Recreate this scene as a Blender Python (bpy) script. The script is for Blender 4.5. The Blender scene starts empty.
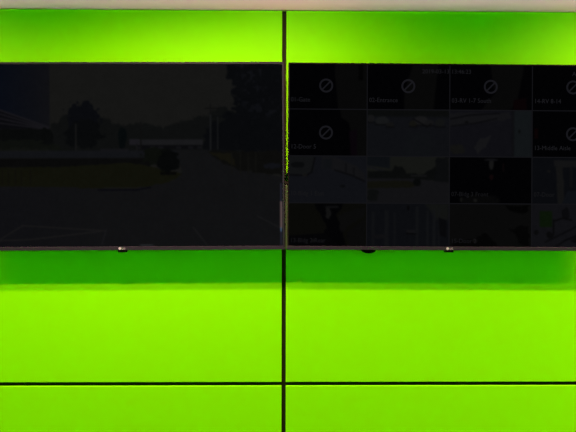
import bpy, bmesh, math
import numpy as np
from mathutils import Vector, Matrix

scene = bpy.context.scene
col = scene.collection

# ------------------------------------------------------------------ camera
F_PX = 480.0
cam_d = bpy.data.cameras.new('camera')
cam_d.sensor_fit = 'HORIZONTAL'
cam_d.sensor_width = 36.0
cam_d.lens = F_PX / 576.0 * 36.0
cam_d.clip_start = 0.02
cam = bpy.data.objects.new('camera', cam_d)
col.objects.link(cam)
CAM = Vector((0.0, -2.22, 1.55))
cam.location = CAM
cam.rotation_euler = (math.radians(90.0), math.radians(-0.10), math.radians(-0.53))
scene.camera = cam
CAM_ROT = cam.rotation_euler.to_matrix()


def P(px, py, yplane):
    """photo pixel -> world point on the vertical plane y = yplane"""
    d = CAM_ROT @ Vector(((px - 288.0) / F_PX, (216.0 - py) / F_PX, -1.0))
    t = (yplane - CAM.y) / d.y
    return CAM + d * t


# ------------------------------------------------------------- world, colour
world = bpy.data.worlds.new('world')
scene.world = world
world.use_nodes = True
world.node_tree.nodes['Background'].inputs['Color'].default_value = (0.02, 0.02, 0.02, 1)
world.node_tree.nodes['Background'].inputs['Strength'].default_value = 0.2
vs = scene.view_settings
vs.view_transform = 'Standard'
vs.look = 'None'
vs.exposure = 0.0
vs.gamma = 1.0
vs.use_curve_mapping = False

# room and lamps (metres)
XL, XR, YB, ZC, ZT = -4.5, 4.7, -4.6, 2.975, 2.5007
LAMP_RGB = (1.0, 0.495, 0.30)               # warm lamps washing the screen wall
FILL_RGB = (0.40, 1.0, 0.72)                # added unseen fill lamps, tinted green for the bounce into shaded parts
SPOT_DEG = 137.9
# downlights near the screen wall: (x, distance from the wall, watts)
KW = 216.0
LAMPS = tuple((P(px, 216, 0).x, d, w * KW) for px, d, w in (
    (-570, 0.93, 1.25), (-455, 0.93, 0.95), (-116, 0.797, 1.0), (152, 0.93, 1.36), (284, 0.797, 0.98), (657, 0.797, 1.50), (890, 0.93, 0.9), (975, 0.93, 1.15), (1060, 0.93, 1.4), (1150, 0.93, 1.6)))
CORNICE_FILL_RGB = (1.0, 0.92, 0.96)  # added fill light that brightens the cornice
CORNICE_FILL_W = 1.85
FILL_W = 495.0                              # added fill lamps washing the other green walls
FILL_LAMPS = ((-3.6, -3.9), (-1.2, -3.9), (1.2, -3.9), (3.6, -3.9), (-3.7, -2.2), (3.9, -2.2))


# ------------------------------------------------------------------ helpers
def lin(c):
    out = []
    for v in c:
        v = v / 255.0
        out.append(v / 12.92 if v <= 0.04045 else ((v + 0.055) / 1.055) ** 2.4)
    return tuple(out)


def principled(name, base, rough=0.5, spec=0.3, metal=0.0, noise=None, bump=0.0):
    m = bpy.data.materials.new(name)
    m.use_nodes = True
    nt = m.node_tree
    b = nt.nodes['Principled BSDF']
    b.inputs['Base Color'].default_value = (*base, 1)
    b.inputs['Roughness'].default_value = rough
    b.inputs['Specular IOR Level'].default_value = spec
    b.inputs['Metallic'].default_value = metal
    if noise:
        scale, amount = noise
        tc = nt.nodes.new('ShaderNodeTexCoord')
        nz = nt.nodes.new('ShaderNodeTexNoise')
        nz.inputs['Scale'].default_value = scale
        nz.inputs['Detail'].default_value = 3
        nt.links.new(tc.outputs['Object'], nz.inputs['Vector'])
        mp = nt.nodes.new('ShaderNodeMapRange')
        mp.inputs['To Min'].default_value = 1.0 - amount
        mp.inputs['To Max'].default_value = 1.0 + amount
        nt.links.new(nz.outputs['Fac'], mp.inputs['Value'])
        mx = nt.nodes.new('ShaderNodeVectorMath')
        mx.operation = 'SCALE'
        mx.inputs[0].default_value = base
        nt.links.new(mp.outputs['Result'], mx.inputs['Scale'])
        nt.links.new(mx.outputs['Vector'], b.inputs['Base Color'])
        if bump:
            bp = nt.nodes.new('ShaderNodeBump')
            bp.inputs['Strength'].default_value = bump
            bp.inputs['Distance'].default_value = 0.002
            nt.links.new(nz.outputs['Fac'], bp.inputs['Height'])
            nt.links.new(bp.outputs['Normal'], b.inputs['Normal'])
    return m


def emitter(name, rgb, strength=1.0):
    m = principled(name, (0.0, 0.0, 0.0), 0.6, 0.0)
    b = m.node_tree.nodes['Principled BSDF']
    b.inputs['Emission Color'].default_value = (*rgb, 1)
    b.inputs['Emission Strength'].default_value = strength
    return m


M = {}
M['green'] = principled('green_panel_lacquer', (0.173, 0.74, 0.0), 0.5, 0.03, noise=(1.6, 0.012))
M['groove'] = principled('black_backing_board', (0.012, 0.012, 0.008), 0.7, 0.1)
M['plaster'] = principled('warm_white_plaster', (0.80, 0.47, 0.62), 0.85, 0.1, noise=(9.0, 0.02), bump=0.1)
M['floor'] = principled('grey_floor_tile', (0.05, 0.05, 0.05), 0.6, 0.2, noise=(3.0, 0.06))
M['bezel'] = principled('dark_grey_bezel', (0.0175, 0.0165, 0.042), 0.45, 0.10)
M['bezel_side'] = principled('slate_bezel', (0.013, 0.016, 0.036), 0.45, 0.10)
M['bezel_black'] = principled('black_bezel', (0.004, 0.004, 0.006), 0.5, 0.05)
M['shell'] = principled('black_plastic_shell', (0.010, 0.010, 0.011), 0.5, 0.2)
M['cover'] = principled('olive_grey_cable_cover', (0.028, 0.045, 0.032), 0.5, 0.2)
M['receiver'] = principled('receiver_black', (0.003, 0.003, 0.004), 0.6, 0.03)
M['metal'] = principled('white_lamp_metal', (0.75, 0.74, 0.70), 0.4, 0.4)
M['lens'] = emitter('lamp_lens', LAMP_RGB, 12.0)
M['lens_fill'] = emitter('fill_lamp_lens', FILL_RGB, 12.0)  # lens of the added fill lamps
M['badge'] = principled('badge_silver', (0.36, 0.38, 0.66), 0.5, 0.2)
M['grid'] = emitter('screen_grid_line', lin((19, 19, 22)))
M['screen_black'] = emitter('screen_dark', lin((3, 3, 5)))
M['caption'] = emitter('caption_grey', lin((28, 28, 31)))
M['caption_dim'] = emitter('caption_dim_grey', lin((22, 22, 24)))
M['icon'] = emitter('icon_grey', lin((23, 23, 27)))
M['mount'] = principled('steel_mount', (0.08, 0.08, 0.08), 0.5, 0.3, metal=0.6)

m = principled('screen_picture', (0.0, 0.0, 0.0), 0.5, 0.0)
nt = m.node_tree
at = nt.nodes.new('ShaderNodeVertexColor')
at.layer_name = 'picture'
nt.links.new(at.outputs['Color'], nt.nodes['Principled BSDF'].inputs['Emission Color'])
nt.nodes['Principled BSDF'].inputs['Emission Strength'].default_value = 1.0
M['picture'] = m


def link_mesh(name, me, mat, parent=None):
    o = bpy.data.objects.new(name, me)
    if mat and not me.materials:
        me.materials.append(mat)
    col.objects.link(o)
    if parent:
        o.parent = parent
    return o


def bm_box(bm, x0, x1, y0, y1, z0, z1):
    vv = [bm.verts.new((x, y, z)) for x in (x0, x1) for y in (y0, y1) for z in (z0, z1)]
    for f in ((0, 1, 3, 2), (4, 6, 7, 5), (0, 4, 5, 1), (2, 3, 7, 6), (0, 2, 6, 4), (1, 5, 7, 3)):
        bm.faces.new([vv[i] for i in f])


def bevel_all(bm, w, seg=1):
    bmesh.ops.bevel(bm, geom=list(bm.edges), offset=w, segments=seg, affect='EDGES', profile=0.5)


def finish(bm, name):
    bmesh.ops.recalc_face_normals(bm, faces=list(bm.faces))
    me = bpy.data.meshes.new(name)
    bm.to_mesh(me)
    bm.free()
    return me


def box(name, x0, x1, y0, y1, z0, z1, mat, parent=None, bev=0.0, seg=1):
    bm = bmesh.new()
    bm_box(bm, x0, x1, y0, y1, z0, z1)
    if bev:
        bevel_all(bm, bev, seg)
    return link_mesh(name, finish(bm, name), mat, parent)


def tag(o, label=None, cat=None, group=None, kind=None):
    if label:
        o['label'] = label
    if cat:
        o['category'] = cat
    if group:
        o['group'] = group
    if kind:
        o['kind'] = kind
    return o


def empty(name, loc):
    o = bpy.data.objects.new(name, None)
    o.empty_display_size = 0.1
    o.location = loc
    col.objects.link(o)
    return o


# ------------------------------------------------------------ room structure
PT = 0.014      # panel thickness; panel faces stand at the wall line, backing behind


def panel_rows():
    z1 = P(284, 183.5, 0.0).z
    z2 = P(284, 384.0, 0.0).z
    return [(z1, ZT), (z2, z1), (0.0, z2)]


ROWS = panel_rows()
XS = P(283.9, 216, 0.0).x
PW = 1.52
GAPV, GAPH = 0.0192, 0.0182

# screen wall
wb = box('wall_back', XL, XR, PT, PT + 0.12, 0.0, ZT, M['groove'])
tag(wb, 'screen wall clad in bright lime green panels with dark joints', kind='structure')
cache = {}


def panel(parent, a0, a1, z0, z1, xform):
    key = (round(a1 - a0, 4), round(z1 - z0, 4))
    if key not in cache:
        bm = bmesh.new()
        w, h = a1 - a0, z1 - z0
        bm_box(bm, -w / 2, w / 2, 0.0, PT, -h / 2, h / 2)
        bevel_all(bm, 0.0016)
        me = finish(bm, 'panel')
        me.materials.append(M['green'])
        cache[key] = me
    o = bpy.data.objects.new('panel', cache[key])
    o.matrix_world = xform @ Matrix.Translation(((a0 + a1) / 2, 0, (z0 + z1) / 2))
    col.objects.link(o)
    o.parent = parent
    return o


def clad(parent, lo, hi, start, xform):
    edges = [start]
    while edges[0] > lo:
        edges.insert(0, edges[0] - PW)
    while edges[-1] < hi:
        edges.append(edges[-1] + PW)
    for a, b in zip(edges[:-1], edges[1:]):
        a0, b0 = max(a, lo), min(b, hi)
        if b0 - a0 < 0.08:
            continue
        for i, (z0, z1) in enumerate(ROWS):
            g1 = 0.0005 if i == 0 else GAPH / 2
            g0 = 0.0 if i == 2 else GAPH / 2
            panel(parent, a0 + GAPV / 2, b0 - GAPV / 2, z0 + g0, z1 - g1, xform)


clad(wb, XL + PT, XR - PT, XS, Matrix.Identity(4))
wl = tag(box('wall_left', XL - 0.12, XL, YB, PT, 0, ZT, M['groove']), 'side wall clad in the same lime green panels', kind='structure')
wr = tag(box('wall_right', XR, XR + 0.12, YB, PT, 0, ZT, M['groove']), 'opposite side wall clad in lime green panels', kind='structure')
wf = tag(box('wall_front', XL, XR, YB - 0.12, YB, 0, ZT, M['groove']), 'wall behind the viewer clad in lime green panels', kind='structure')
clad(wl, YB + PT, 0.0, 0.0, Matrix.Translation((XL + PT, 0, 0)) @ Matrix.Rotation(math.pi / 2, 4, 'Z'))
clad(wr, 0.0, -YB - PT, 0.0, Matrix.Translation((XR - PT, 0, 0)) @ Matrix.Rotation(-math.pi / 2, 4, 'Z'))
clad(wf, -XR + PT, -XL - PT, -XS, Matrix.Translation((0, YB + PT, 0)) @ Matrix.Rotation(math.pi, 4, 'Z'))
fl = tag(box('floor', XL - 0.12, XR + 0.12, YB - 0.12, PT + 0.12, -0.1, 0.0, M['floor']), kind='structure')
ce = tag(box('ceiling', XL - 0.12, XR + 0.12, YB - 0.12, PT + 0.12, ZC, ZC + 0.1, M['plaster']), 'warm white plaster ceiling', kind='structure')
# plaster above the cladding, and the cornice along the top of the screen wall
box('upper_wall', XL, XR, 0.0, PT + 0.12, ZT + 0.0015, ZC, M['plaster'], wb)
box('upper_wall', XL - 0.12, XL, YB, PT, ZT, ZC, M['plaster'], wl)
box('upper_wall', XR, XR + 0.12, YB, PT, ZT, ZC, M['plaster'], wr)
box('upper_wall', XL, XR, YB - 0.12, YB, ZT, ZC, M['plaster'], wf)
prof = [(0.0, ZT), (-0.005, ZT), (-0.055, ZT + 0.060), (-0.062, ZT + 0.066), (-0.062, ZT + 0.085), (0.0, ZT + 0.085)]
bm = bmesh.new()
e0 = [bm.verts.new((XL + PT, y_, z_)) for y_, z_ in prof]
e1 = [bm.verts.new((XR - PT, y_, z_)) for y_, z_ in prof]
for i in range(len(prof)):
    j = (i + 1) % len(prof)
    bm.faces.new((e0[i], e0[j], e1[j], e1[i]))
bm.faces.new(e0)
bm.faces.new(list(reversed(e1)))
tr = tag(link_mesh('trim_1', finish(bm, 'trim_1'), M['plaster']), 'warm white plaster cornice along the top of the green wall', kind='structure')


# ------------------------------------------------------------ ceiling lamps
def disc_ring(name, r0, r1, z0, z1, mat, parent, n=28):
    bm = bmesh.new()
    prof = [(r0, z1), (r0, z0 + 0.002), (r0 + 0.002, z0), (r1 - 0.002, z0), (r1, z0 + 0.002), (r1, z1)]
    rings = []
    for k in range(n):
        a = 2 * math.pi * k / n
        rings.append([bm.verts.new((r * math.cos(a), r * math.sin(a), z)) for r, z in prof])
    for k in range(n):
        A, B = rings[k], rings[(k + 1) % n]
        for j in range(len(prof) - 1):
            bm.faces.new((A[j], A[j + 1], B[j + 1], B[j]))
    return link_mesh(name, finish(bm, name), mat, parent)


def disc(name, r, z, mat, parent, n=28, dome=0.003):
    bm = bmesh.new()
    c = bm.verts.new((0, 0, z - dome))
    vv = [bm.verts.new((r * math.cos(2 * math.pi * k / n), r * math.sin(2 * math.pi * k / n), z)) for k in range(n)]
    for k in range(n):
        bm.faces.new((c, vv[k], vv[(k + 1) % n]))
    return link_mesh(name, finish(bm, name), mat, parent)


def downlight(x, y, label, watts, wide):
    root = empty('ceiling_downlight', (x, y, ZC))
    tag(root, label, 'ceiling light', 'round downlights in the ceiling')
    disc_ring('trim_ring', 0.030, 0.052, -0.012, 0.0, M['metal'], root)
    disc('lens', 0.029, -0.006, M['lens'] if wide else M['lens_fill'], root)
    ld = bpy.data.lights.new('lamp_light', 'SPOT')
    ld.spot_size = math.radians(SPOT_DEG if wide else 110)
    ld.spot_blend = 1.0
    ld.shadow_soft_size = 0.05 if 'side wall' in label else 0.02
    ld.energy = watts
    ld.color = LAMP_RGB if wide else FILL_RGB
    lo = bpy.data.objects.new('lamp_light', ld)
    lo.location = (0, 0, -0.036)
    col.objects.link(lo)
    lo.parent = root


SIDE_A = 'near the side wall beyond the street-view television'
SIDE_B = 'near the side wall beyond the camera-grid television'
LAMP_AT = (SIDE_A, SIDE_A, 'at the outer end of the street-view television',
           'before the middle of the street-view television', 'before the gap between the two televisions',
           'at the outer end of the camera-grid television', SIDE_B, SIDE_B, SIDE_B, SIDE_B)
for (x, d, w), where in zip(LAMPS, LAMP_AT):
    downlight(x, -d, 'round white ceiling downlight ' + where, w, True)
for x, y in FILL_LAMPS:  # added beyond view to raise the green bounce light
    downlight(x, y, 'round fill lamp added out of view in the ceiling at the far side of the room', FILL_W, False)


# added unseen fill lamps, hooded so they brighten the cornice alone
def cornice_fill(x0, x1):
    y0, z0 = -1.30, ZC - 0.055
    root = empty('cornice_fill_lamp', ((x0 + x1) / 2, y0, ZC))
    tag(root, 'long slim fill lamp added out of view with a hood aimed at the cornice', 'ceiling light', 'hooded fill lamps added for the cornice')
    hl = (x1 - x0) / 2
    aim_y, aim_z = -0.016, ZT + 0.009
    slope = (aim_z - z0) / (aim_y - y0)
    zs = 0.20 * slope + z0 - ZC
    box('housing', -hl, hl, -0.04, 0.20, -0.012, 0.0, M['metal'], root, 0.002)
    box('back_plate', -hl, hl, -0.04, -0.02, -0.115, -0.012, M['metal'], root, 0.002)
    box('hood_lip', -hl, hl, 0.19, 0.20, zs - 0.075, zs, M['shell'], root)  # keeps the added light off the green panels below
    box('hood_tray', -hl, hl, -0.04, 0.19, -0.200, -0.190, M['shell'], root)
    box('hood_back', -hl, hl, -0.04, -0.03, -0.190, -0.115, M['shell'], root)
    ld = bpy.data.lights.new('lamp_light', 'AREA')
    ld.shape = 'RECTANGLE'
    ld.size = x1 - x0
    ld.size_y = 0.006
    ld.spread = math.radians(60)
    ld.energy = CORNICE_FILL_W * (x1 - x0)
    ld.color = CORNICE_FILL_RGB
    lo = bpy.data.objects.new('lamp_light', ld)
    lo.location = (0, 0, z0 - ZC)
    d = Vector((0, aim_y - y0, aim_z + 0.03 - z0))
    lo.rotation_euler = d.to_track_quat('-Z', 'Y').to_euler()
    q = lo.rotation_euler.to_matrix() @ Vector((1, 0, 0))
    if abs(q.x) < 0.9:
        lo.rotation_euler = (lo.rotation_euler.to_matrix() @ Matrix.Rotation(math.pi / 2, 3, 'Z')).to_euler()
    col.objects.link(lo)
    lo.parent = root


for i in range(4):
    cornice_fill(XL + 0.2 + i * 2.2, XL + 0.2 + i * 2.2 + 2.18)


# --------------------------------------------------------------- televisions
TV_Y = -0.087          # front plane of the bezels
TV_W = 1.452


def sstep(e0, e1, v):
    t = np.clip((v - e0) / (e1 - e0), 0, 1)
    return t * t * (3 - 2 * t)


rng = np.random.default_rng(7)


def vnoise(X, Y, scale, seed):
    r = np.random.default_rng(seed)
    g = r.random((64, 64))
    u = (X / scale) % 63
    v = (Y / scale) % 63
    i, j = np.floor(u).astype(int), np.floor(v).astype(int)
    fu, fv = u - i, v - j
    fu = fu * fu * (3 - 2 * fu)
    fv = fv * fv * (3 - 2 * fv)
    i1, j1 = (i + 1) % 64, (j + 1) % 64
    return (g[j, i] * (1 - fu) + g[j, i1] * fu) * (1 - fv) + (g[j1, i] * (1 - fu) + g[j1, i1] * fu) * fv


class Pic:
    """flat picture shown by a screen, in picture units; colours 0..255"""

    def __init__(self, X, Y, base):
        self.X, self.Y = X, Y
        self.C = np.zeros(X.shape + (3,))
        self.C[:] = base

    def put(self, mask, c, a=1.0):
        mm = (np.clip(mask, 0, 1) * a)[..., None]
        self.C = self.C * (1 - mm) + np.array(c, float) * mm

    def poly(self, pts, c, a=1.0, rough=0.0, seed=1, soft=0.7):
        X, Y = self.X, self.Y
        if rough:
            X = X + (vnoise(X, Y, 4.0, seed) - 0.5) * rough * 2
            Y = Y + (vnoise(X, Y, 4.0, seed + 5) - 0.5) * rough * 2
        ins = np.zeros(X.shape, bool)
        dist = np.full(X.shape, 1e9)
        n = len(pts)
        for k in range(n):
            (x0, y0), (x1, y1) = pts[k], pts[(k + 1) % n]
            if y0 != y1:
                cr = ((y0 > Y) != (y1 > Y)) & (X < (x1 - x0) * (Y - y0) / (y1 - y0) + x0)
                ins ^= cr
            L = (x1 - x0) ** 2 + (y1 - y0) ** 2 + 1e-9
            t = np.clip(((X - x0) * (x1 - x0) + (Y - y0) * (y1 - y0)) / L, 0, 1)
            dist = np.minimum(dist, np.hypot(X - x0 - t * (x1 - x0), Y - y0 - t * (y1 - y0)))
        sd = np.where(ins, dist, -dist)
        self.put(sstep(-soft, soft, sd), c, a)

    def rect(self, x0, x1, y0, y1, c, a=1.0, soft=0.6):
        m_ = sstep(x0 - soft, x0 + soft, self.X) * (1 - sstep(x1 - soft, x1 + soft, self.X))
        m_ = m_ * sstep(y0 - soft, y0 + soft, self.Y) * (1 - sstep(y1 - soft, y1 + soft, self.Y))
        self.put(m_, c, a)

    def ell(self, cx, cy, rx, ry, c, a=1.0, rough=0.0, seed=1):
        d = np.hypot((self.X - cx) / rx, (self.Y - cy) / ry)
        if rough:
            d = d + (vnoise(self.X, self.Y, 3.5, seed) - 0.5) * rough
        self.put(1 - sstep(0.85, 1.1, d), c, a)

    def line(self, pts, w, c, a=1.0):
        for (x0, y0), (x1, y1) in zip(pts[:-1], pts[1:]):
            L = (x1 - x0) ** 2 + (y1 - y0) ** 2 + 1e-9
            t = np.clip(((self.X - x0) * (x1 - x0) + (self.Y - y0) * (y1 - y0)) / L, 0, 1)
            d = np.hypot(self.X - x0 - t * (x1 - x0), self.Y - y0 - t * (y1 - y0))
            self.put(1 - sstep(w * 0.4, w * 0.4 + 0.8, d), c, a)

    def grain(self, amount, scale, seed):
        n = vnoise(self.X, self.Y, scale, seed) - 0.5
        self.C = np.clip(self.C + n[..., None] * amount * 0.5, 0, 255)

    def colours(self):
        q = np.pad(self.C, ((1, 1), (1, 1), (0, 0)), mode='edge')      # soften like a small video picture
        q = (q[:-2] + 2 * q[1:-1] + q[2:]) / 4
        q = (q[:, :-2] + 2 * q[:, 1:-1] + q[:, 2:]) / 4
        v = q / 255.0
        l_ = np.where(v <= 0.04045, v / 12.92, ((v + 0.055) / 1.055) ** 2.4)
        return l_


def picture_mesh(name, nx, nz, x0, x1, z0, z1, y, paint, px_rect, mat, parent):
    """grid in the x-z plane; paint(X, Y) gives colours over px_rect = (left, right, top, bottom)"""
    xs = np.linspace(x0, x1, nx)
    zs = np.linspace(z1, z0, nz)
    gx, gz = np.meshgrid(xs, zs)
    verts = np.stack([gx, np.full_like(gx, y), gz], -1).reshape(-1, 3)
    idx = np.arange(nx * nz).reshape(nz, nx)
    quads = np.stack([idx[:-1, :-1], idx[1:, :-1], idx[1:, 1:], idx[:-1, 1:]], -1).reshape(-1, 4)
    me = bpy.data.meshes.new(name)
    me.vertices.add(len(verts))
    me.vertices.foreach_set('co', verts.astype(np.float32).ravel())
    me.loops.add(quads.size)
    me.loops.foreach_set('vertex_index', quads.astype(np.int32).ravel())
    me.polygons.add(len(quads))
    me.polygons.foreach_set('loop_start', np.arange(0, quads.size, 4, dtype=np.int32))
    me.update(calc_edges=True)
    me.validate()
    X, Y = np.meshgrid(np.linspace(px_rect[0], px_rect[1], nx), np.linspace(px_rect[2], px_rect[3], nz))
    c = paint(X, Y)
    ca = me.color_attributes.new('picture', 'FLOAT_COLOR', 'POINT')
    rgba = np.ones((nx * nz, 4), np.float32)
    rgba[:, :3] = c.reshape(-1, 3)
    ca.data.foreach_set('color', rgba.ravel())
    return link_mesh(name, me, mat, parent)


def text_mesh(name, body, size, mat, parent, x, y, z, sx=1.0, align='LEFT'):
    cu = bpy.data.curves.new(name, 'FONT')
    cu.body = body
    cu.size = size
    cu.align_x = align
    cu.resolution_u = 2
    tmp = bpy.data.objects.new(name + '_tmp', cu)
    col.objects.link(tmp)
    dg = bpy.context.evaluated_depsgraph_get()
    me = bpy.data.meshes.new_from_object(tmp.evaluated_get(dg))
    bpy.data.objects.remove(tmp)
    bpy.data.curves.remove(cu)
    me.materials.clear()
    me.transform(Matrix.Translation((x, y, z)) @ Matrix.Rotation(math.pi / 2, 4, 'X') @ Matrix.Diagonal((sx, 1, 1, 1)))
    return link_mesh(name, me, mat, parent)


def frame_strips(bm, W, H, t, b, s, y0, y1):
    x0, x1, z0, z1 = -W / 2, W / 2, -H / 2, H / 2
    bm_box(bm, x0, x1, y0, y1, z1 - t, z1)
    bm_box(bm, x0, x1, y0, y1, z0, z0 + b)
    bm_box(bm, x0, x0 + s, y0, y1, z0 + b, z1 - t)
    bm_box(bm, x1 - s, x1, y0, y1, z0 + b, z1 - t)


def television(px, roll, label, top_black, bezel_top, bezel_side):
    """px = left, right, top, bottom outline in the photo; the distance is the bezel plane on the wall mount"""
    c = P((px[0] + px[1]) / 2, (px[2] + px[3]) / 2, TV_Y)
    W = P(px[1], 156, TV_Y).x - P(px[0], 156, TV_Y).x
    H = P(160, px[2], TV_Y).z - P(160, px[3], TV_Y).z
    root = empty('television', (c.x, TV_Y, c.z))
    root.rotation_euler.y = math.radians(roll)
    tag(root, label, 'television', 'televisions on the green wall')
    bb = 0.0165
    # thin panel shell, thick lower chassis, wall mount
    box('back_shell', -W / 2 + 0.002, W / 2 - 0.002, 0.006, 0.018, -H / 2 + 0.002, H / 2 - 0.002, M['shell'], root, 0.002)
    box('chassis', -W / 2 + 0.07, W / 2 - 0.07, 0.018, 0.050, -H / 2 + 0.02, H * -0.12, M['shell'], root, 0.008, 2)
    box('wall_mount', -0.22, 0.22, 0.018, -TV_Y, -0.06, 0.16, M['mount'], root, 0.003)
    # bezel: three slim strips and the heavier bottom rail
    bm = bmesh.new()
    frame_strips(bm, W, H, bezel_top, bb, bezel_side, 0.0, 0.010)
    bevel_all(bm, 0.0008)
    link_mesh('bezel', finish(bm, 'bezel'), M['bezel_black'] if top_black else M['bezel_side'], root)
    rail = box('bottom_rail', -W / 2, W / 2, -0.0012, 0.010, -H / 2, -H / 2 + bb, M['bezel'], root, 0.0012)
    # maker's badge: dark tab with a round emblem and two letters
    bz = -H / 2
    tab = box('badge', -0.019, 0.021, 0.002, 0.014, bz - 0.0095, bz + 0.001, M['receiver'], root, 0.002)
    bm = bmesh.new()
    n = 20
    ring_o = [bm.verts.new((-0.0075 + 0.0062 * math.cos(2 * math.pi * k / n), -0.0020, bz + 0.0078 + 0.0062 * math.sin(2 * math.pi * k / n))) for k in range(n)]
    ring_i = [bm.verts.new((-0.0075 + 0.0062 * math.cos(2 * math.pi * k / n), 0.0, bz + 0.0078 + 0.0062 * math.sin(2 * math.pi * k / n))) for k in range(n)]
    bm.faces.new(ring_o)
    for k in range(n):
        bm.faces.new((ring_o[k], ring_o[(k + 1) % n], ring_i[(k + 1) % n], ring_i[k]))
    link_mesh('emblem', finish(bm, 'emblem'), M['badge'], tab)
    text_mesh('lettering', 'LG', 0.0125, M['badge'], tab, 0.0012, -0.0018, bz + 0.0034)
    # opening of the glass in local metres and photo pixels
    k_px = (px[1] - px[0]) / W
    g = dict(x0=-W / 2 + bezel_side, x1=W / 2 - bezel_side, z0=-H / 2 + bb, z1=H / 2 - bezel_top)
    cx, cy = (px[0] + px[1]) / 2, (px[2] + px[3]) / 2
    g['px'] = (cx + g['x0'] * k_px, cx + g['x1'] * k_px, cy - g['z1'] * k_px, cy - g['z0'] * k_px)
    g['k'], g['cx'], g['cy'] = k_px, cx, cy
    return root, g


# ----- picture on the first screen: street with trees, lawn and car park
def street(X, Y):
    p = Pic(X, Y, (21.5, 21.5, 20.5))
    # far trees
    top = [(50, 126), (62, 118), (80, 110), (100, 116), (112, 122), (125, 125), (140, 123), (152, 125), (165, 128),
           (178, 123), (190, 119), (203, 117), (212, 110), (222, 108), (236, 112), (284, 112), (284, 160), (50, 160)]
    p.poly(top, (13, 14, 14), rough=3.0, seed=3, soft=1.5)
    p.ell(83, 117, 17, 16, (9, 10, 13), rough=0.7, seed=8)
    p.ell(84, 134, 19, 14, (8, 9, 10), rough=0.5, seed=9)
    p.ell(122, 138, 4.5, 11, (6, 9, 10), rough=0.3, seed=11)
    # tall dark tree on the right
    p.poly([(232, 62), (226, 76), (238, 88), (233, 98), (238, 108), (226, 113), (214, 121), (206, 128), (206, 150),
            (286, 156), (286, 62)], (8, 9, 11), rough=5.0, seed=21, soft=1.5)
    X2 = vnoise(X, Y, 3.0, 33)
    p.put(sstep(0.62, 0.9, X2) * sstep(232, 246, X) * (1 - sstep(108, 130, Y)), (16, 17, 21), 0.7)
    # overhanging building on the left with its eaves
    bl = 1 - sstep(48.6, 50.2, X)
    up = 1 - sstep(109, 111, Y - X * 0.355)
    shade = np.clip(X / 50, 0, 1)[..., None]
    colr = np.array((8, 11, 19.0)) * (1 - shade) + np.array((15, 15, 18.0)) * shade
    mm = (bl * up)[..., None]
    p.C = p.C * (1 - mm) + colr * mm
    p.put(bl * (1 - up) * (1 - sstep(127, 131, Y)), (9, 9, 12))
    for o, s, w in ((109.6, 0.355, 1.4), (113.5, 0.30, 1.0), (118.0, 0.215, 1.2), (122.5, 0.13, 1.0)):
        p.line([(-44, o - 44 * s), (48, o + 48 * s)], w, (23, 22, 26), 0.8)
    p.poly([(-44, 129), (50, 128), (56, 148), (-44, 148)], (8, 9, 9), rough=1.5, seed=5)
    p.poly([(-44, 143), (20, 139), (50, 143), (70, 150), (-44, 152)], (13, 15, 12), rough=2.5, seed=6, a=0.8)
    # trunk, small sign, long low building, poles
    p.line([(75.5, 124), (75.5, 151)], 0.9, (20, 20, 20))
    p.rect(134, 203, 139.3, 145.0, (24, 24, 26), soft=0.8)
    p.rect(136, 201, 145.2, 149, (10, 10, 12))
    for bx_ in (136, 150, 158, 176, 188, 197):
        p.rect(bx_, bx_ + 5, 146.2, 149.0, (18, 18, 21), 0.8)
    p.rect(129, 139, 138.8, 144.8, (25, 24, 28))
    p.line([(136.5, 144), (136.5, 152)], 0.9, (19, 19, 20))
    p.line([(140.7, 122), (140.7, 150)], 0.6, (13, 13, 13))
    p.line([(210.6, 114), (210.6, 151)], 1.1, (22, 23, 24))
    p.line([(217.8, 117), (217.8, 149)], 0.9, (19, 20, 21))
    p.line([(205, 108), (217, 108)], 0.6, (14, 14, 14))
    p.line([(210.6, 104), (210.6, 114)], 0.6, (14, 14, 14))
    # road, verge and lawn
    p.rect(-44, 210, 150.5, 158.0, (17, 18, 21), soft=1.0)
    p.rect(100, 128, 148.5, 151.5, (19, 19, 22), 0.8)
    p.rect(-44, 150, 158.0, 167.5, (9, 9, 9), soft=1.2)
    lawn = [(-44, 168), (60, 166.5), (130, 163), (150, 166), (182, 174), (172, 181), (150, 186), (132, 188.5), (96, 188), (-44, 185)]
    road = [(176, 150), (206, 150), (232, 168), (286, 178), (286, 250), (-44, 250), (-44, 182), (96, 187), (172, 181), (182, 172)]
    p.poly(road, (16, 16.3, 17.5))
    p.put((1 - sstep(0, 110, X)) * sstep(184, 192, Y), (14.5, 14.5, 17.5), 0.8)
    p.poly(lawn, (15.5, 16, 9), rough=0.8, seed=12)
    p.line([(98, 190), (136, 190), (150, 187.5)], 1.4, (9, 9, 13))
    p.line([(104, 187.8), (140, 187.8)], 0.6, (21, 21, 20), 0.6)
    for fx in (2, 8, 15, 21, 30):
        p.line([(fx, 170), (fx, 184)], 0.7, (13, 12, 9), 0.8)
    p.ell(156, 156, 16, 8, (10, 12, 9), rough=0.5, seed=14)
    p.ell(168, 161, 11, 12, (6, 7, 7), rough=0.4, seed=15)
    p.rect(160, 176, 172, 175, (6, 6, 6), 0.9)
    # right verge with posts
    p.poly([(206, 151), (286, 151), (286, 176), (236, 170), (214, 158)], (11, 11, 10), rough=1.5, seed=17)
    p.poly([(208, 152), (232, 154), (236, 166), (222, 160)], (18, 17, 11), rough=1.0, seed=18)
    for fx in (232, 240.5, 248.5, 256):
        p.line([(fx, 153), (fx, 174)], 0.7, (16, 16, 14), 0.8)
    p.ell(272, 166, 9, 3, (15, 16, 20), rough=0.4, seed=19)
    # painted bay lines on the car park
    p.line([(-20, 241), (0, 240.5), (30, 239.5), (100, 231.5)], 0.7, (25, 24, 24), 0.75)
    p.line([(0, 239), (22, 225.5), (104, 231)], 0.7, (25, 24, 24), 0.7)
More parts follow.
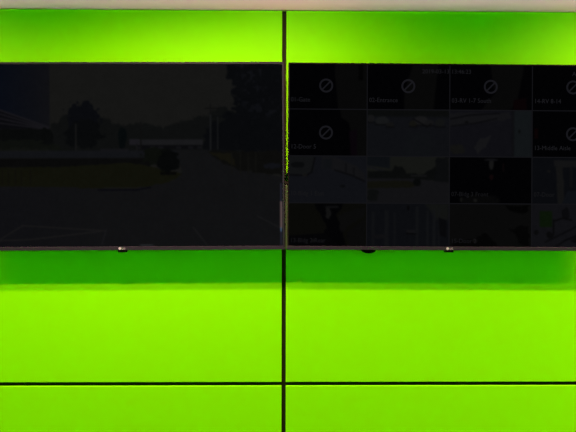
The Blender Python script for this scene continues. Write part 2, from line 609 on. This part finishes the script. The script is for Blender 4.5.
    p.line([(105.5, 230), (101, 246)], 0.7, (24, 24, 26), 0.7)
    p.line([(193, 228), (207, 246)], 0.7, (24, 24, 25), 0.8)
    p.line([(258, 217), (281, 229)], 0.7, (24, 24, 25), 0.7)
    # bright strip painted along the right border of the picture
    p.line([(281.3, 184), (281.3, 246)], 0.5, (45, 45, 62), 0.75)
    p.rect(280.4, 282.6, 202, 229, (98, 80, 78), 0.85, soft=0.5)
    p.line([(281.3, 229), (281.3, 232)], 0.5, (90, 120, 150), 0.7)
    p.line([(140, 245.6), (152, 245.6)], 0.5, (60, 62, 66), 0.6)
    p.grain(3.0, 2.2, 41)
    p.grain(2.0, 9.0, 42)
    return p.colours()


tvL, gL = television((-42.0, 284.7, 62.0, 250.2), -0.33,
                     'wide black television showing a dim street with trees and a car park',
                     False, 0.0100, 0.0075)
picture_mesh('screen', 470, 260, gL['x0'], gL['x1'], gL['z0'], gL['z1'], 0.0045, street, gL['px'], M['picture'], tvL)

tvR, gR = television((288.4, 611.0, 63.2, 250.9), 0.20,
                     'wide black television showing a dim four by four grid of camera views', True, 0.0060, 0.0060)


# ----- camera grid on the second screen
def feed_black(shapes):
    def f(X, Y):
        p = Pic(X, Y, (2, 2, 3))
        for pts, c in shapes:
            p.poly(pts, c, rough=0.4, seed=3)
        p.grain(1.5, 3.0, 4)
        return p.colours()
    return f


def feed_parking_wide(X, Y):       # cars along the top of a wet yard
    p = Pic(X, Y, (14, 15, 18))
    p.rect(0, 82, 0, 7, (10, 11, 11), soft=2)
    for cx, cy, rx, ry, c in ((4, 9, 4, 4, (20, 20, 21)), (15, 11, 7, 4, (21, 22, 23)), (23, 15, 4, 2.5, (17, 17, 17)),
                              (54, 11, 8, 4.5, (22, 22, 23)), (62, 13, 5, 3, (19, 19, 20)), (46, 14, 4, 3, (18, 18, 15)), (73, 13, 5, 4, (17, 18, 18))):
        p.ell(cx, cy, rx, ry, c, rough=0.3, seed=int(cx))
        p.line([(cx - rx, cy + ry), (cx + rx, cy + ry)], 0.8, (8, 8, 9), 0.8)
    p.line([(46, 9), (60, 17), (64, 14)], 0.7, (9, 9, 10))
    p.rect(38, 64, 22, 46, (15, 17, 19), 0.5, soft=6)
    p.grain(3, 2.5, 50)
    return p.colours()


def feed_aisle(X, Y):
    p = Pic(X, Y, (14, 14, 18))
    p.rect(64, 82, 0, 47, (17, 20, 22), soft=1.2)
    p.poly([(0, 3), (60, 2), (62, 8), (30, 12), (0, 16)], (18, 18, 20), rough=1.0, seed=3)
    p.line([(0, 9), (20, 5), (50, 3)], 0.9, (9, 9, 11))
    p.line([(2, 16), (26, 13), (48, 8)], 0.9, (10, 10, 12))
    p.poly([(24, 38), (30, 29), (42, 25), (36, 36), (28, 43)], (20, 20, 22), rough=0.8, seed=5)
    p.ell(8, 39, 8, 5, (17, 17, 16), rough=0.5, seed=6)
    p.ell(70, 21, 1.3, 2, (9, 10, 11))
    p.ell(17, 12, 2, 1.2, (9, 9, 10))
    p.ell(52, 9, 5, 2, (18, 18, 20), rough=0.4, seed=7)
    p.rect(62, 65, 0, 47, (12, 12, 14), 0.7)
    p.grain(3, 2.4, 51)
    return p.colours()


def feed_yard(X, Y):
    p = Pic(X, Y, (15, 16, 20))
    p.poly([(0, 0), (30, 0), (29, 15), (24, 18), (0, 19)], (17, 18, 19))
    p.ell(13, 9, 7, 3.2, (9, 10, 11), rough=0.3, seed=3)
    p.line([(0, 19), (22, 19.5), (27, 16), (30, 2)], 1.0, (8, 8, 10))
    p.ell(20, 19, 2.5, 1.8, (18, 18, 18))
    p.poly([(37, 0), (50, 1), (72, 10), (80, 18), (80, 24), (66, 18), (48, 14), (37, 12)], (18, 18, 20))
    p.rect(38, 47, 3, 13, (13, 15, 18), 0.7)
    p.line([(50, 14), (66, 19), (80, 25)], 1.0, (9, 9, 11))
    p.line([(61, 8), (61, 16)], 1.2, (12, 12, 14))
    p.line([(69, 12), (69, 19)], 1.2, (12, 12, 14))
    p.ell(58, 30, 3, 1.5, (9, 10, 12))
    p.grain(3, 2.4, 52)
    return p.colours()


def feed_street(X, Y):              # same street as on the neighbouring screen
    p = Pic(X, Y, (20, 21, 19))
    p.poly([(0, 0), (23, 0), (23, 12), (0, 9)], (12, 14, 17))
    p.line([(0, 10), (18, 15)], 1.2, (18, 18, 21))
    p.poly([(0, 15), (24, 15), (27, 10), (36, 10), (40, 17), (56, 17), (66, 12), (82, 4), (82, 24), (0, 24)], (9, 10, 10), rough=1.2, seed=5)
    p.poly([(70, 2), (82, 1), (82, 26), (68, 25)], (10, 11, 12), rough=1.5, seed=6)
    p.rect(44, 60, 18.5, 20, (19, 19, 20))
    p.rect(0, 48, 22, 24.5, (17, 17, 19), soft=0.7)
    p.poly([(0, 24), (56, 23), (82, 26), (82, 47), (0, 47)], (17, 17, 19))
    p.poly([(0, 25), (40, 24), (54, 28), (44, 31), (0, 32)], (14.5, 14.5, 10), rough=0.5, seed=7)
    p.ell(50, 26, 4, 3.5, (7, 8, 8), rough=0.3, seed=8)
    p.ell(6, 39, 6, 6, (11, 12, 12), rough=0.7, seed=9)
    p.grain(2.5, 2.4, 53)
    return p.colours()


def feed_night(X, Y):
    p = Pic(X, Y, (2, 2, 3))
    p.ell(42, 8, 2.5, 6, (20, 20, 20), rough=0.5, seed=3)
    p.ell(42, 3, 8, 1.5, (14, 14, 16), rough=0.5, seed=5)
    p.ell(42, 20, 2.2, 3, (14, 6, 7), rough=0.4, seed=4)
    p.line([(54, 7), (54, 14)], 0.7, (11, 6, 7))
    p.ell(30, 44, 20, 6, (8, 8, 8), 0.8, rough=0.5, seed=6)
    p.ell(12, 43, 1.3, 2.5, (17, 17, 16))
    p.ell(26, 43.5, 1.8, 1.8, (20, 20, 19))
    p.grain(2.0, 2.2, 54)
    return p.colours()


def feed_post(X, Y):
    p = Pic(X, Y, (9, 10, 13))
    p.poly([(22, 3), (82, 2), (82, 8), (34, 10), (22, 9)], (18, 18, 19), rough=0.6, seed=3)
    p.poly([(24, 9), (31, 9), (33, 47), (26, 47)], (18, 18, 18), rough=0.4, seed=4)
    p.rect(38, 41, 10, 30, (15, 15, 16), 0.8)
    p.ell(17, 14, 2, 1, (17, 17, 17))
    p.poly([(36, 34), (82, 30), (82, 47), (30, 47)], (13, 15, 19), rough=0.6, seed=6)
    p.grain(2.5, 2.4, 55)
    return p.colours()


def feed_rear(X, Y):
    p = Pic(X, Y, (9, 9, 7))
    p.poly([(30, 0), (60, 0), (52, 12), (58, 30), (64, 47), (34, 47), (42, 24)], (3, 3, 4), rough=1.5, seed=3)
    p.poly([(0, 33), (40, 30), (60, 47), (0, 47)], (4, 4, 5))
    p.ell(44, 10, 3, 6, (17, 17, 17), rough=0.6, seed=4)
    p.ell(46, 4, 8, 1.6, (13, 13, 14), rough=0.6, seed=5)
    p.poly([(54, 12), (80, 4), (80, 12), (64, 24), (56, 30)], (10, 10, 10), rough=1.0, seed=6)
    p.poly([(62, 30), (80, 16), (80, 44), (66, 47)], (9, 9, 9), rough=0.6, seed=7)
    p.ell(29, 37.5, 1.6, 1.6, (17, 17, 17))
    p.grain(2, 2.4, 56)
    return p.colours()


def feed_store(X, Y):
    p = Pic(X, Y, (11, 12, 15))
    p.poly([(58, 0), (82, 0), (82, 16), (70, 16)], (17, 18, 17), soft=2)
    for a, b, c in ((5, 8, 15), (18, 22, 16), (27, 29, 15), (49, 52, 16), (60, 62, 17), (66, 69, 17), (72, 73, 18)):
        p.rect(a, b, 3 + (a % 7), 46, (c, c + 1, c + 3), 0.9, soft=0.9)
    p.poly([(72, 14), (80, 17), (80, 34), (73, 32)], (7, 7, 9))
    p.ell(41.5, 4.5, 1.4, 2.6, (5, 5, 6))
    p.rect(40, 49, 26.5, 29.5, (18, 18, 20), 0.9)
    p.line([(40, 30), (49, 30.5)], 0.7, (6, 6, 7))
    p.ell(14, 33, 9, 2, (15, 15, 17), rough=0.5, seed=3)
    p.grain(3, 2.4, 57)
    return p.colours()


def feed_grey(X, Y):
    p = Pic(X, Y, (9, 9, 9))
    p.poly([(56, 2), (80, 2), (80, 8), (74, 11), (60, 7)], (3, 3, 3), rough=1.5, seed=3)
    p.poly([(60, 26), (72, 21), (80, 22), (80, 44), (70, 40), (66, 30)], (4, 4, 4), rough=1.8, seed=4)
    p.poly([(4, 38), (24, 36), (36, 28), (44, 36), (50, 46), (4, 46)], (4, 4, 4), rough=1.5, seed=5)
    p.ell(26, 37, 2.5, 1.8, (15, 15, 14), rough=0.4, seed=6)
    p.grain(1.5, 2.4, 58)
    return p.colours()


def feed_plan(X, Y):
    p = Pic(X, Y, (16, 16, 19))
    p.rect(8, 20.5, 7, 23, (10, 19, 7), soft=1.0)
    p.ell(34, 10, 4, 6, (9, 9, 11), rough=0.6, seed=3)
    p.line([(22, 17), (32, 14), (40, 16)], 1.0, (7, 7, 8))
    p.line([(22, 16), (22, 30)], 1.2, (7, 7, 8))
    p.line([(14, 38), (24, 33), (46, 22), (60, 14)], 1.4, (9, 9, 11))
    p.line([(24, 43), (34, 36), (60, 26)], 1.4, (8, 8, 10))
    p.ell(18, 31, 4, 3, (8, 8, 9), rough=0.5, seed=5)
    p.ell(5, 28, 2.5, 2.5, (9, 9, 10), rough=0.5, seed=6)
    p.ell(46, 36, 6, 3, (8, 8, 10), rough=0.5, seed=7)
    p.rect(50, 82, 0, 44, (14, 14, 17), 0.6, soft=3)
    p.grain(4, 2.2, 59)
    return p.colours()


G = (7.5, 7.5, 7.5)
FEEDS = [
    [(feed_black([([(49, 0), (82, 0), (82, 48), (53, 48)], G), ([(73, 2), (78, 2), (78, 18), (73, 18)], (3, 3, 3))]), '01-Gate', True),
     (feed_black([([(46, 0), (71, 0), (66, 48), (37, 48), (37, 30)], G)]), '02-Entrance', True),
     (feed_black([([(40, 0), (75, 0), (68, 36), (60, 48), (30, 48), (45, 30)], G), ([(64, 36), (77, 34), (77, 46), (64, 46)], (8, 3, 4))]), '03-RV 1-7 South', True),
     (feed_black([]), '14-RV 8-14', True)],
    [(feed_black([([(55, 0), (82, 0), (82, 47), (71, 47), (64, 14), (56, 8)], G), ([(64, 22), (72, 20), (72, 46), (66, 46)], (8, 4, 8))]), '12-Door 5', True),
     (feed_parking_wide, '', False),
     (feed_aisle, '', False),
     (feed_black([([(2, 18), (6, 18), (6, 28), (2, 28)], (10, 3, 4))]), '13-Middle Aisle', True)],
    [(feed_yard, '10-Bldg 1 East', False),
     (feed_street, '', False),
     (feed_night, '07-Bldg 3 Front', False),
     (feed_post, '07-Door', False)],
    [(feed_rear, '13-Bldg 2 Rear', False),
     (feed_store, '', False),
     (feed_grey, '15-Door 2', False),
     (feed_plan, '', False)],
]

k = gR['k']
box('screen', gR['x0'], gR['x1'], 0.0046, 0.0060, gR['z0'], gR['z1'], M['grid'], tvR)
CX = [285.2, 367.2, 449.8, 532.6, 615.2]
CY = [63.2, 110.0, 156.6, 203.4, 250.2]


def lx(px):
    return (px - gR['cx']) / k


def lz(py):
    return -(py - gR['cy']) / k


def icon_mesh(parent, x, z, y):
    bm = bmesh.new()
    r1, r0, n = 7.0 / k, 5.1 / k, 40
    a_ = [bm.verts.new((x + r1 * math.cos(2 * math.pi * i / n), y, z + r1 * math.sin(2 * math.pi * i / n))) for i in range(n)]
    b_ = [bm.verts.new((x + r0 * math.cos(2 * math.pi * i / n), y, z + r0 * math.sin(2 * math.pi * i / n))) for i in range(n)]
    for i in range(n):
        bm.faces.new((a_[i], a_[(i + 1) % n], b_[(i + 1) % n], b_[i]))
    h, l_ = 0.75 / k, 5.4 / k
    d, nn = (math.sqrt(0.5), math.sqrt(0.5)), (-math.sqrt(0.5), math.sqrt(0.5))
    bm.faces.new([bm.verts.new((x + s * l_ * d[0] + t * h * nn[0], y, z + s * l_ * d[1] + t * h * nn[1]))
                  for s, t in ((-1, -1), (1, -1), (1, 1), (-1, 1))])
    link_mesh('crossed_circle_icon', finish(bm, 'crossed_circle_icon'), M['icon'], parent)


for r in range(4):
    for c in range(4):
        paint, cap, offline = FEEDS[r][c]
        ax0, ax1, ay0, ay1 = CX[c] + 0.5, CX[c + 1] - 0.5, CY[r] + 0.5, CY[r + 1] - 0.5
        px0, px1 = max(ax0, gR['px'][0]), min(ax1, gR['px'][1])
        py0, py1 = max(ay0, gR['px'][2]), min(ay1, gR['px'][3])
        t = picture_mesh('camera_view', 110, 62, lx(px0), lx(px1), lz(py1), lz(py0), 0.0040, paint,
                         (px0 - CX[c], px1 - CX[c], py0 - CY[r], py1 - CY[r]), M['picture'], tvR)
        if offline:
            icon_mesh(t, lx(CX[c] + 41.0), lz(CY[r] + 23.3), 0.0036)
        if cap:
            mt = M['caption'] if offline else M['caption_dim']
            text_mesh('caption', cap, 6.4 / k, mt, t, lx(max(CX[c] + 1.8, gR['px'][0] + 1.2)), 0.0036, lz(CY[r] + 39.4), sx=0.92)
text_mesh('clock_overlay', '2019-03-13 13:46:23', 5.9 / k, M['caption'], tvR, lx(422.0), 0.0034, lz(73.6), sx=1.0)
text_mesh('weekday_overlay', 'A', 6.4 / k, M['caption'], tvR, lx(572.6), 0.0034, lz(75.0), sx=0.92)

# round receiver hanging under the second television's bottom rail
Hr = (gR['z1'] + 0.0060) * 2
bm = bmesh.new()
n = 28
ctr = (lx(370.2), -Hr / 2 + 0.001)
prof = [(1.0, 0.034), (1.0, 0.022), (0.9, 0.0185), (0.6, 0.0175)]
rings = [[bm.verts.new((ctr[0] + 0.034 * f * math.cos(2 * math.pi * i / n), y_, ctr[1] + 0.0185 * f * math.sin(2 * math.pi * i / n))) for i in range(n)] for f, y_ in prof]
for a_, b_ in zip(rings[:-1], rings[1:]):
    for i in range(n):
        bm.faces.new((a_[i], a_[(i + 1) % n], b_[(i + 1) % n], b_[i]))
bm.faces.new(rings[-1])
bm.faces.new(list(reversed(rings[0])))
rc = link_mesh('remote_receiver', finish(bm, 'remote_receiver'), M['receiver'], tvR)
rc['label'] = 'black oval receiver under the bottom rail'

# cable cover on the wall in the gap between the two televisions
a = P(285.0, 184.5, -0.065)
b = P(287.8, 249.4, -0.065)
cc = empty('cable_cover', ((a.x + b.x) / 2, 0.0, b.z))
tag(cc, 'dark grey upright cable cover on the green wall in the gap between the televisions', 'cable cover')
hw = (b.x - a.x) / 2
hh = a.z - b.z
box('cover_body', -hw, hw, -0.066, 0.0, 0.0, hh, M['cover'], cc, 0.004, 2)
fa, fb = P(285.5, 200, -0.078).x - cc.location.x, P(287.7, 200, -0.078).x - cc.location.x
box('light_stop_fin', fa, fb, -0.084, -0.064, 0.004, hh - 0.004, M['cover'], cc, 0.001)  # added to stop light leaking through the gap onto the wall
box('end_cap', -hw, hw, -0.067, 0.0, hh + 0.0005, hh + 0.011, M['shell'], cc, 0.002)
box('cable_clip', -hw, hw, -0.02, 0.0, hh + 0.052, hh + 0.055, M['shell'], cc, 0.0008)
